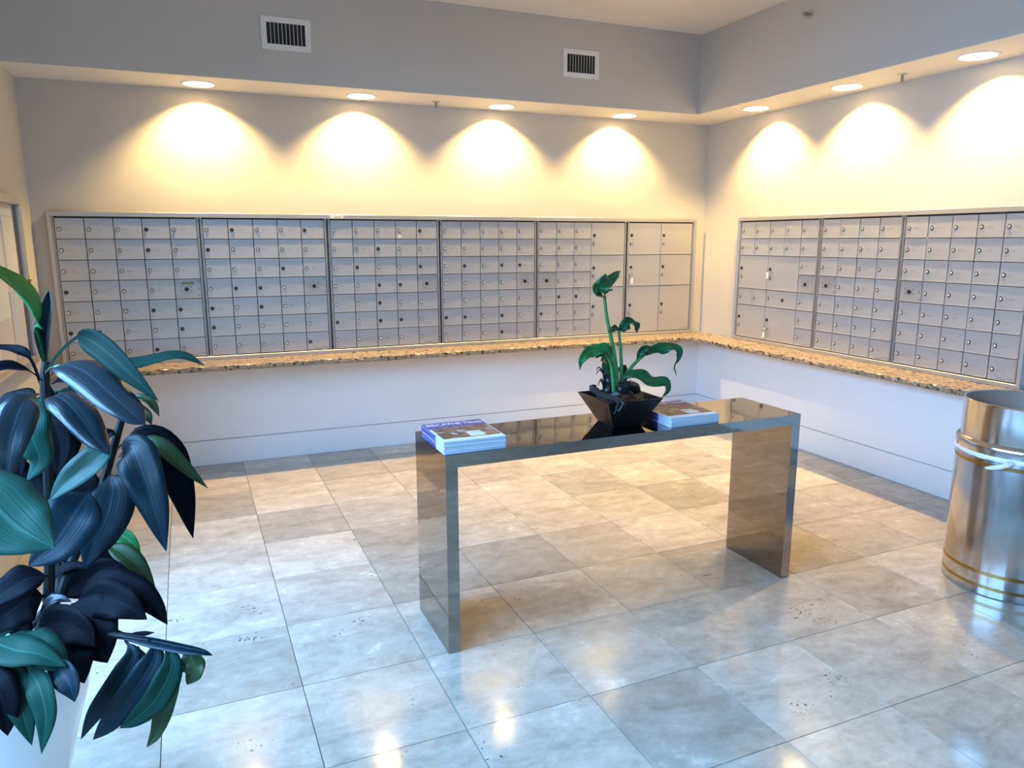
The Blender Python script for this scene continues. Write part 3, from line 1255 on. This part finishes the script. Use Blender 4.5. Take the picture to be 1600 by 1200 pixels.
# ------------------------------------------------------------------ small planter on the table
PC = Vector((-2.485, -2.782, TT))
pl = thing('table_plant', 'wilting green leafy plant in a flared black square planter on the table', 'plant', PC, 0.010)


def planter_mesh():
    b = MB()
    H_, A, B = 0.122, 0.066, 0.133
    def ring(h, s):
        return [(-s, -s, h), (s, -s, h), (s, s, h), (-s, s, h)]
    prof = [ring(0.0005, A), ring(H_, B), ring(H_, B - .007), ring(H_ - .03, B - .024)]
    b.quad(list(reversed(prof[0])))
    for p, q in zip(prof, prof[1:]):
        for k in range(4):
            j = (k + 1) % 4
            b.quad([p[k], p[j], q[j], q[k]])
    b.quad(prof[-1])
    return b.mesh('planter', M['planter'])


link('planter', planter_mesh(), pl)
b = MB()
rs = random.Random(5)
gn = 9
G = {}
for i in range(gn + 1):
    for j in range(gn + 1):
        s_ = .104
        G[i, j] = ((i / gn * 2 - 1) * s_, (j / gn * 2 - 1) * s_, .096 + (rs.uniform(0, .014) if 0 < i < gn and 0 < j < gn else -.004))
for i in range(gn):
    for j in range(gn):
        b.quad([G[i, j], G[i + 1, j], G[i + 1, j + 1], G[i, j + 1]])
link('soil', b.mesh('soil', M['soil']), pl)


def PY(px, py, dy=0.0):
    """point on the upright plane through the planter centre (y offset dy)"""
    d = FWD + RGT * ((px - 800) / FPX) - UPV * ((py - 600) / FPX)
    s = (PC.y + dy - CAM.y) / d.y
    return CAM + d * s


def pstem(name, pts, r, mt):
    c = crom(pts, 14)
    b = MB()
    b.tube([p - PC for p in c], r, 8)
    return link(name, b.mesh(name, mt, True), pl)


SOILY = 0.0
pstem('stem', [PY(964, 612, -.01), PY(963, 580, -.01), PY(955, 530, -.01), PY(948, 497, -.01), PY(944, 462, -.01)], [.0105 - .004 * k / 13 for k in range(14)], M['stem'])
pstem('stem', [PY(970, 610, .01), PY(971, 580, .01), PY(970, 550, .01), PY(967, 516, .01)], [.0088 - .003 * k / 13 for k in range(14)], M['stem'])
pstem('stem', [PY(959, 612, -.03), PY(957, 590, -.03), PY(954, 568, -.02), PY(948, 556, -.02)], [.0088 - .0035 * k / 13 for k in range(14)], M['stem'])
pstem('stem', [PY(970, 610, .0), PY(976, 590, .0), PY(990, 570, .0), PY(1008, 553, .0)], [.010 - .003 * k / 13 for k in range(14)], M['stem'])
sl_ = [
    ([(942, 463, 0), (932, 458, -.03), (938, 448, -.04), (949, 441, -.03), (960, 431, -.01), (970, 423, .02)], .030, M['leaf_tulip'], .7, .35),
    ([(944, 463, 0), (941, 452, -.03), (930, 452, -.05), (929, 460, -.07)], .024, M['leaf_tulip'], .5, .5),
    ([(968, 517, .01), (962, 513, .0), (955, 516, -.02), (950, 520, -.03)], .014, M['leaf_tulip'], .3, .3),
    ([(967, 517, .01), (975, 510, .01), (985, 505, .0), (993, 512, -.02), (996, 521, -.03)], .026, M['leaf_tulip'], .45, .45),
    ([(955, 570, -.02), (949, 553, -.02), (935, 547, -.02), (920, 550, -.03), (908, 562, -.04), (905, 579, -.04)], .028, M['leaf_green'], .5, .4),
    ([(953, 560, .0), (945, 546, .0), (937, 551, -.02), (930, 560, -.03)], .024, M['leaf_tulip'], .4, .3),
    ([(958, 600, .02), (950, 578, .03), (945, 562, .05), (940, 555, .06)], .038, M['leaf_tulip'], .2, .2),
    ([(975, 598, .03), (974, 580, .05), (978, 570, .06)], .030, M['leaf_olive'], .2, .2),
    ([(995, 562, .0), (1002, 550, .0), (1013, 544, -.01), (1014, 553, -.02)], .018, M['leaf_tulip'], .4, .3),
    ([(1005, 556, .0), (1018, 548, .0), (1032, 546, .0), (1047, 542, -.01), (1058, 550, -.02), (1060, 560, -.03), (1054, 571, -.03)], .026, M['leaf_tulip'], .45, .45),
    ([(1055, 570, -.03), (1054, 576, -.03), (1056, 582, -.03), (1057, 588, -.03)], .004, M['leaf_olive'], .2, .2),
    ([(972, 592, -.01), (985, 585, -.02), (1005, 590, -.03), (1022, 598, -.04), (1038, 600, -.05), (1044, 609, -.06), (1034, 622, -.06)], .030, M['leaf_tulip'], .4, .35),
]
for k, (pp, hw_, mt, wv, fo) in enumerate(sl_):
    add_leaf(pl, 'leaf', leaf_mesh([PY(*q) for q in pp], hw_, mt, 0.0, fo, (0.2, -0.8, 0.55), 0.0, wv, 26, k), PC)

# root mass and dry twigs hanging over the rim
def root(pts, r0, r1, n=16):
    c = crom(pts, n)
    rr_ = random.Random(len(pts) + int(r0 * 1e4))
    b = MB()
    b.tube([p - PC + Vector((rr_.uniform(-1, 1), rr_.uniform(-1, 1), rr_.uniform(-1, 1))) * r0 * .25 for p in c], [r0 + (r1 - r0) * k / (n - 1) for k in range(n)], 7)
    link('root', b.mesh('root', M['root'], True), pl)
root([PY(925, 604, .03), PY(930, 611, .0), PY(942, 617, -.04), PY(957, 622, -.08), PY(968, 625, -.13), PY(972, 632, -.145), PY(966, 643, -.135)], .017, .004)
root([PY(928, 609, .0), PY(945, 620, -.06), PY(960, 624, -.12), PY(966, 630, -.14), PY(958, 648, -.125)], .012, .003)
root([PY(968, 622, -.12), PY(975, 629, -.14), PY(978, 641, -.135)], .007, .002)
root([PY(948, 642, -.14), PY(946, 655, -.11), PY(947, 668, -.085)], .004, .0015)
root([PY(960, 622, -.03), PY(975, 603, -.02), PY(990, 602, .0), PY(994, 612, .02)], .026, .018)
root([PY(950, 612, .0), PY(950, 594, .0), PY(946, 584, .0)], .020, .006)
for pts in ([(947, 602, 0), (941, 580, -.01), (935, 574, -.01), (932, 578, -.02)], [(945, 590, 0), (938, 578, -.02), (931, 584, -.03)], [(944, 610, 0), (939, 594, -.02), (934, 602, -.03)], [(945, 606, 0), (941, 592, 0), (936, 597, 0)]):
    root([PY(*q) for q in pts], .0045, .0016, 12)

# ------------------------------------------------------------------ steel waste bin
BC = Vector((-0.735, -3.385, 0))
wb = thing('waste_bin', 'round brushed steel waste bin with brass bands and open collar', 'bin', BC)
R_ = 0.262
b = MB()
b.lathe([(R_ - .006, 0.0), (R_, 0.004), (R_, 0.64), (R_ - .004, 0.650), (R_ - .02, .650), (R_ - .02, .03), (0.001, .03)], 72, cap0=True)
link('body', b.mesh('body', M['steel'], True), wb)
b = MB()
b.lathe([(R_ + .004, 0.640), (R_ + .005, .655), (R_ + .005, .676), (R_ + .001, .682), (R_ - .012, .690), (R_ - .012, .850), (R_ - .009, .857), (R_ - .013, .860), (R_ - .020, .856)], 72)
link('collar', b.mesh('collar', M['steel'], True), wb)
b = MB()
b.lathe([(R_ - .0200, .856), (R_ - .022, .69), (R_ - .028, .45)], 72)
link('inner_sleeve', b.mesh('inner_sleeve', M['sleeve'], True), wb)
for z, hgt in ((.585, .019), (.096, .018), (.034, .016)):
    b = MB()
    b.lathe([(R_ - .002, z), (R_ + .0012, z + .001), (R_ + .0012, z + hgt - .001), (R_ - .002, z + hgt)], 72)
    link('brass_band', b.mesh('brass_band', M['brass'], True), wb)
# white liner bag showing below the collar, with its tied end
bag = thing('bin_liner', 'white plastic bin liner edge tied in a knot on the steel bin', 'bag', BC)
b = MB()
rs = random.Random(9)
a_k = math.atan2(-.10, -.24)
ring0 = []
for k in range(73):
    a = 2 * PI * k / 72
    sag = .004 + .006 * math.cos(a - a_k) + rs.uniform(-.002, .002)
    ring0.append((a, sag))
for k in range(72):
    (a0, s0), (a1, s1) = ring0[k], ring0[k + 1]
    def P(a, r, z):
        return (r * math.cos(a), r * math.sin(a), z)
    b.quad([P(a0, R_ + .003, .6395), P(a1, R_ + .003, .6395), P(a1, R_ + .007, .632 - s1 * .5), P(a0, R_ + .007, .632 - s0 * .5)])
    b.quad([P(a0, R_ + .007, .632 - s0 * .5), P(a1, R_ + .007, .632 - s1 * .5), P(a1, R_ + .0035, .629 - s1), P(a0, R_ + .0035, .629 - s0)])
link('liner_edge', b.mesh('liner_edge', M['bag'], True), bag)
def BA(a, r, z):
    return Vector((r * math.cos(a), r * math.sin(a), z))
b = MB()
b.tube([BA(a_k + .05, R_ + .010, .628), BA(a_k, R_ + .018, .622), BA(a_k - .06, R_ + .014, .612)], [.010, .016, .010], 10)
link('knot', b.mesh('knot', M['bag'], True), bag)
b = MB()
b.tube([BA(a_k, R_ + .014, .618), BA(a_k - .10, R_ + .020, .604), BA(a_k - .22, R_ + .018, .592), BA(a_k - .32, R_ + .012, .584)], [.008, .011, .010, .004], 9)
link('loose_end', b.mesh('loose_end', M['bag'], True), bag)

# ------------------------------------------------------------------ tall plant in the white pot
PO = U(-52, 1052, 1.70)
PO = Vector((PO.x, PO.y, 0))
tp = thing('potted_plant', 'tall dark-leaved houseplant in a white round pot at the left', 'plant', PO)
b = MB()
b.lathe([(0.001, 0.0), (.125, 0.0), (.135, .010), (.145, .14), (.175, .28), (.208, .40), (.238, .50), (.251, .58), (.248, .628), (.241, .640), (.232, .630), (.235, .58), (.232, .545)], 64, cap0=False)
link('pot', b.mesh('pot', M['pot'], True), tp)
b = MB()
b.lathe([(.2335, .552), (.20, .565), (.12, .572), (.03, .575)], 32, cap1=True)
link('soil', b.mesh('soil', M['soil'], True), tp)


def tstem(pts, r0, r1, mt, n=16):
    c = crom(pts, n)
    b = MB()
    b.tube([p - PO for p in c], [r0 + (r1 - r0) * k / (n - 1) for k in range(n)], 9)
    return link('stem', b.mesh('stem', mt, True), tp)


S0 = Vector((PO.x, PO.y, .57))
def soil_pt(dx, dy):
    return S0 + Vector((dx, dy, 0))
tstem([soil_pt(.05, .02), U(66, 980, 1.70), U(78, 860, 1.66), U(74, 720, 1.62), U(70, 600, 1.60), U(72, 565, 1.60)], .013, .009, M['trunk'])
tstem([soil_pt(.09, .05), U(84, 955, 1.72), U(113, 877, 1.74), U(150, 790, 1.78), U(172, 720, 1.80), U(190, 655, 1.82)], .012, .009, M['trunk'])
tstem([soil_pt(.04, .09), U(88, 930, 1.86), U(86, 850, 1.88), U(88, 740, 1.86)], .012, .009, M['trunk'])
tstem([soil_pt(.12, -.03), U(118, 985, 1.62), U(175, 992, 1.58), U(235, 1000, 1.55)], .009, .006, M['trunk'])

# (pixels+distance along the midrib, half width px, material, petiole share, fold, wave, hint, curl)
UPF = (0.0, -0.45, 0.9)
CAMF = (-0.25, -0.9, 0.3)
LV = [
    # crown at the top
    ([(72, 572, 1.60), (76, 520, 1.60), (80, 480, 1.60), (77, 452, 1.60)], 13, 'leaf', 0, 1.6, 0, CAMF, 0),
    ([(71, 575, 1.60), (62, 530, 1.58), (54, 512, 1.56), (57, 503, 1.55), (38, 472, 1.50), (10, 440, 1.44), (-30, 405, 1.38)], 30, 'leaf_green', .42, .45, .1, (0.5, -0.6, 0.7), 0),
    ([(72, 580, 1.60), (92, 552, 1.58), (116, 530, 1.56), (132, 527, 1.55), (165, 548, 1.53), (208, 588, 1.52), (248, 627, 1.52)], 20, 'leaf_pine', .40, .25, .05, (-0.35, -0.8, 0.25), 0),
    ([(90, 590, 1.72), (150, 578, 1.74), (215, 570, 1.76), (280, 557, 1.78), (320, 571, 1.78)], 16, 'leaf_pine', .1, .3, .05, UPF, 0),
    ([(80, 588, 1.58), (98, 570, 1.54), (135, 583, 1.50), (178, 620, 1.47), (212, 650, 1.46), (227, 664, 1.46)], 33, 'leaf', .06, .22, .08, UPF, .3),
    ([(74, 622, 1.58), (92, 620, 1.54), (120, 645, 1.50), (150, 685, 1.48), (172, 712, 1.47)], 28, 'leaf', .05, .25, .08, UPF, .3),
    ([(85, 612, 1.64), (110, 614, 1.66), (135, 622, 1.68), (160, 640, 1.70)], 13, 'leaf_teal', .1, .3, .05, UPF, 0),
    ([(172, 695, 1.55), (160, 712, 1.54), (130, 735, 1.53), (100, 760, 1.53), (78, 782, 1.53)], 26, 'leaf_teal', .05, .35, .05, (-0.3, -0.7, 0.6), 0),
    ([(66, 620, 1.55), (52, 640, 1.51), (50, 680, 1.48), (62, 718, 1.47), (42, 752, 1.47)], 27, 'leaf_teal', .05, .2, .12, (0.1, -0.75, 0.65), .2),
    ([(60, 615, 1.52), (35, 632, 1.45), (16, 690, 1.41), (8, 765, 1.40)], 29, 'leaf', .15, .25, .08, (0.2, -0.7, 0.6), .2),
    ([(66, 595, 1.58), (40, 578, 1.54), (0, 577, 1.50), (-40, 590, 1.46)], 15, 'leaf_shaded', .25, .4, .05, UPF, 0),
    ([(64, 600, 1.62), (50, 565, 1.62), (36, 552, 1.62), (10, 545, 1.62), (-40, 540, 1.6)], 10, 'leaf_shaded', .3, .4, .05, UPF, 0),
    ([(60, 625, 1.62), (35, 620, 1.64), (0, 640, 1.64), (-30, 660, 1.64)], 22, 'leaf_shaded', .1, .2, .1, UPF, 0),
    ([(66, 620, 1.64), (40, 632, 1.62), (14, 655, 1.60), (-5, 690, 1.6)], 26, 'leaf_shaded', .1, .2, .1, UPF, 0),
    ([(70, 585, 1.60), (82, 574, 1.57), (92, 573, 1.55), (98, 577, 1.54)], 5, 'petiole', 0, .2, 0, UPF, 0),
    ([(75, 600, 1.66), (95, 640, 1.68), (105, 690, 1.68), (100, 740, 1.68)], 28, 'leaf_shaded', .1, .2, .1, CAMF, 0),
    ([(70, 620, 1.66), (75, 680, 1.68), (85, 740, 1.68), (80, 800, 1.68)], 30, 'leaf_shaded', .1, .2, .1, CAMF, 0),
    ([(190, 655, 1.82), (208, 622, 1.80), (228, 624, 1.79), (241, 636, 1.79), (249, 651, 1.79)], 8, 'leaf_olive', .2, .3, .1, UPF, 0),
    ([(191, 655, 1.82), (212, 640, 1.81), (228, 648, 1.80), (237, 664, 1.80)], 9, 'leaf_olive', .2, .3, .1, UPF, 0),
    ([(186, 690, 1.82), (176, 676, 1.80), (166, 684, 1.79), (158, 700, 1.79)], 10, 'leaf_shaded', .2, .3, .1, UPF, 0),
    ([(80, 600, 1.66), (105, 592, 1.68), (118, 600, 1.69), (126, 618, 1.69)], 16, 'leaf_shaded', .1, .3, .1, UPF, 0),
    ([(70, 640, 1.60), (85, 660, 1.60), (96, 700, 1.60), (90, 745, 1.60)], 22, 'leaf_shaded', .1, .3, .1, CAMF, 0),
    ([(170, 760, 1.80), (150, 772, 1.80), (128, 768, 1.80), (108, 778, 1.80)], 13, 'leaf_shaded', .1, .3, .1, UPF, 0),
    ([(62, 640, 1.62), (44, 660, 1.62), (30, 700, 1.62), (34, 745, 1.62)], 24, 'leaf_shaded', .1, .3, .1, CAMF, 0),
    # big leaf close to the lens, left edge
    ([(-60, 720, 1.16), (-25, 770, 1.13), (15, 815, 1.11), (50, 838, 1.10), (86, 857, 1.10)], 62, 'leaf_teal', 0, .12, .04, (0.3, -0.75, 0.6), .1),
    # middle
    ([(140, 768, 1.62), (118, 800, 1.58), (85, 850, 1.55), (44, 886, 1.53)], 42, 'leaf_half_shaded', .03, .2, .08, (0.1, -0.85, 0.45), 0),
    ([(172, 742, 1.74), (176, 765, 1.70), (168, 805, 1.67), (148, 850, 1.66), (132, 888, 1.66)], 36, 'leaf_half_shaded', .03, .18, .06, (-0.1, -0.9, 0.4), .1),
    ([(188, 722, 1.80), (205, 700, 1.76), (222, 735, 1.72), (242, 795, 1.70), (260, 862, 1.70)], 32, 'leaf_half_shaded', .08, .2, .12, (-0.2, -0.85, 0.45), .1),
    ([(186, 715, 1.82), (212, 698, 1.82), (250, 699, 1.82), (288, 732, 1.82), (325, 763, 1.82)], 16, 'leaf_olive', .12, .4, .08, UPF, 0),
    ([(188, 712, 1.84), (222, 684, 1.86), (262, 712, 1.86), (285, 770, 1.86), (302, 842, 1.86)], 29, 'leaf_shaded', .1, .2, .14, (-0.2, -0.85, 0.45), .1),
    ([(184, 700, 1.83), (210, 683, 1.84), (240, 686, 1.85), (268, 715, 1.86)], 11, 'leaf_shaded', .2, .3, .1, UPF, 0),
    ([(178, 752, 1.80), (200, 757, 1.80), (222, 775, 1.80), (240, 800, 1.80)], 14, 'leaf_shaded', .2, .3, .1, CAMF, 0),
    ([(176, 765, 1.82), (196, 772, 1.82), (214, 780, 1.82), (225, 790, 1.82)], 14, 'leaf_shaded', .1, .3, .1, CAMF, 0),
    ([(172, 838, 1.80), (188, 836, 1.80), (206, 848, 1.80), (220, 866, 1.80)], 13, 'leaf_green', .1, .4, .1, (-0.3, -0.7, 0.5), 0),
    ([(160, 850, 1.78), (188, 862, 1.76), (215, 885, 1.75), (243, 918, 1.75)], 17, 'leaf_olive', .1, .3, .05, UPF, 0),
    ([(110, 800, 1.76), (128, 790, 1.78), (132, 815, 1.78), (120, 840, 1.78)], 14, 'leaf_olive', .1, .3, .1, CAMF, 0),
    ([(140, 770, 1.80), (130, 800, 1.82), (112, 850, 1.82), (110, 900, 1.82)], 26, 'leaf_shaded', .05, .2, .1, CAMF, 0),
    ([(160, 800, 1.84), (170, 850, 1.86), (190, 900, 1.86), (205, 950, 1.86)], 26, 'leaf_shaded', .05, .2, .1, CAMF, 0),
    # dark lower mass
    ([(120, 930, 1.68), (160, 905, 1.66), (205, 920, 1.64), (240, 948, 1.64), (262, 976, 1.64)], 24, 'leaf_shaded', .05, .3, .06, UPF, 0),
    ([(115, 950, 1.66), (155, 935, 1.62), (195, 945, 1.60), (230, 968, 1.60)], 30, 'leaf_shaded', .05, .25, .06, (-.2, -.8, .5), 0),
    ([(110, 945, 1.64), (130, 965, 1.60), (150, 1000, 1.57), (168, 1036, 1.56)], 46, 'leaf_shaded', .03, .15, .06, (0, -.85, .45), 0),
    ([(100, 955, 1.62), (108, 990, 1.57), (118, 1030, 1.54), (132, 1068, 1.54)], 36, 'leaf_shaded', .03, .15, .06, (0, -.85, .45), 0),
    ([(90, 930, 1.72), (130, 910, 1.72), (165, 890, 1.72), (190, 880, 1.72)], 26, 'leaf_shaded', .03, .15, .06, CAMF, 0),
    ([(75, 900, 1.60), (45, 905, 1.57), (10, 925, 1.54), (-30, 955, 1.52)], 30, 'leaf_shaded', .05, .2, .06, UPF, 0),
    ([(70, 930, 1.62), (40, 940, 1.60), (5, 965, 1.58), (-25, 1000, 1.58)], 34, 'leaf_shaded', .05, .2, .06, CAMF, 0),
    ([(85, 905, 1.72), (98, 890, 1.72), (120, 885, 1.72), (150, 890, 1.72)], 10, 'leaf_shaded', .1, .3, .06, UPF, 0),
    ([(60, 968, 1.66), (75, 945, 1.66), (90, 936, 1.66), (112, 940, 1.66)], 12, 'leaf', .1, .3, .06, UPF, 0),
    ([(120, 760, 1.84), (100, 800, 1.86), (70, 840, 1.86), (40, 860, 1.86)], 30, 'leaf_shaded', .05, .2, .1, CAMF, 0),
    ([(95, 700, 1.78), (115, 735, 1.80), (140, 765, 1.80), (160, 790, 1.80)], 26, 'leaf_shaded', .05, .2, .1, CAMF, 0),
    ([(150, 885, 1.76), (175, 900, 1.74), (200, 915, 1.74), (222, 940, 1.74)], 26, 'leaf_shaded', .05, .2, .1, CAMF, 0),
    ([(60, 985, 1.60), (90, 975, 1.57), (125, 985, 1.55), (150, 1010, 1.54)], 32, 'leaf_shaded', .05, .2, .1, CAMF, 0),
    ([(40, 900, 1.66), (25, 930, 1.64), (30, 965, 1.62), (50, 1000, 1.60)], 34, 'leaf_shaded', .05, .2, .1, CAMF, 0),
    ([(20, 700, 1.62), (35, 750, 1.64), (45, 800, 1.64), (30, 850, 1.64)], 34, 'leaf_shaded', .05, .2, .1, CAMF, 0),
    # leaves over the pot
    ([(70, 985, 1.58), (40, 990, 1.50), (52, 1005, 1.44), (85, 1030, 1.42), (107, 1048, 1.42)], 30, 'leaf_pine', .1, .2, .06, UPF, .2),
    ([(20, 985, 1.52), (-10, 1000, 1.46), (20, 1015, 1.41), (60, 1022, 1.40), (104, 1042, 1.40)], 30, 'leaf_pine', .1, .22, .04, (0.1, -.5, .85), .2),
    ([(12, 1030, 1.44), (22, 1065, 1.40), (35, 1110, 1.385), (50, 1165, 1.38)], 24, 'leaf_pine', .03, .2, .06, (.2, -.85, .4), .1),
    ([(40, 1040, 1.43), (60, 1070, 1.39), (72, 1120, 1.375), (65, 1178, 1.37)], 20, 'leaf_pine', .03, .2, .08, (-.2, -.85, .4), .1),
    ([(70, 1035, 1.44), (95, 1050, 1.41), (110, 1072, 1.40), (117, 1097, 1.40)], 20, 'leaf_half_shaded', .05, .25, .06, (-.2, -.8, .5), 0),
    ([(-20, 1030, 1.42), (-5, 1070, 1.38), (8, 1110, 1.37), (12, 1150, 1.37)], 26, 'leaf_shaded', .05, .2, .06, (.2, -.85, .4), 0),
    # drooping branch to the right
    ([(180, 992, 1.58), (235, 1000, 1.55), (285, 1010, 1.53), (318, 1017, 1.52), (332, 1024, 1.52)], 9, 'leaf_half_shaded', 0, 1.5, 0, CAMF, 0),
    ([(196, 1000, 1.57), (207, 1025, 1.55), (178, 1075, 1.53), (148, 1115, 1.52), (126, 1156, 1.52)], 18, 'leaf_half_shaded', .08, .3, .06, (.2, -.85, .4), .1),
    ([(238, 1002, 1.55), (240, 1030, 1.53), (205, 1085, 1.51), (170, 1130, 1.50), (145, 1156, 1.50)], 22, 'leaf_half_shaded', .06, .3, .06, (.2, -.85, .4), .1),
    ([(258, 1005, 1.54), (268, 1040, 1.52), (245, 1090, 1.50), (215, 1120, 1.50), (186, 1138, 1.50)], 21, 'leaf_pine', .06, .3, .06, (.2, -.85, .4), .1),
    ([(266, 1008, 1.56), (274, 1050, 1.56), (258, 1110, 1.56), (245, 1145, 1.56), (229, 1168, 1.56)], 15, 'leaf_olive', .06, .4, .1, (-.4, -.8, .3), 0),
    ([(288, 1012, 1.54), (300, 1030, 1.54), (303, 1050, 1.54), (292, 1070, 1.54)], 20, 'leaf_olive', .05, .3, .25, (-.3, -.85, .2), 0),
    ([(215, 1010, 1.58), (222, 1035, 1.58), (208, 1060, 1.58), (190, 1090, 1.58)], 14, 'leaf_olive', .05, .3, .1, (-.3, -.85, .2), 0),
    ([(180, 985, 1.60), (205, 995, 1.60), (222, 992, 1.60), (242, 988, 1.60)], 7, 'leaf_shaded', .1, .3, .1, UPF, 0),
]
for k, (pp, hw_, mt, pet, fo, wv, hint, cu) in enumerate(LV):
    dm = sum(q[2] for q in pp) / len(pp)
    me = leaf_mesh([U(*q) for q in pp], hw_ * dm / FPX, M[mt], pet, fo, hint, 0, wv, 24, k, pw=.0032, curl=cu)
    add_leaf(tp, 'leaf', me, PO)
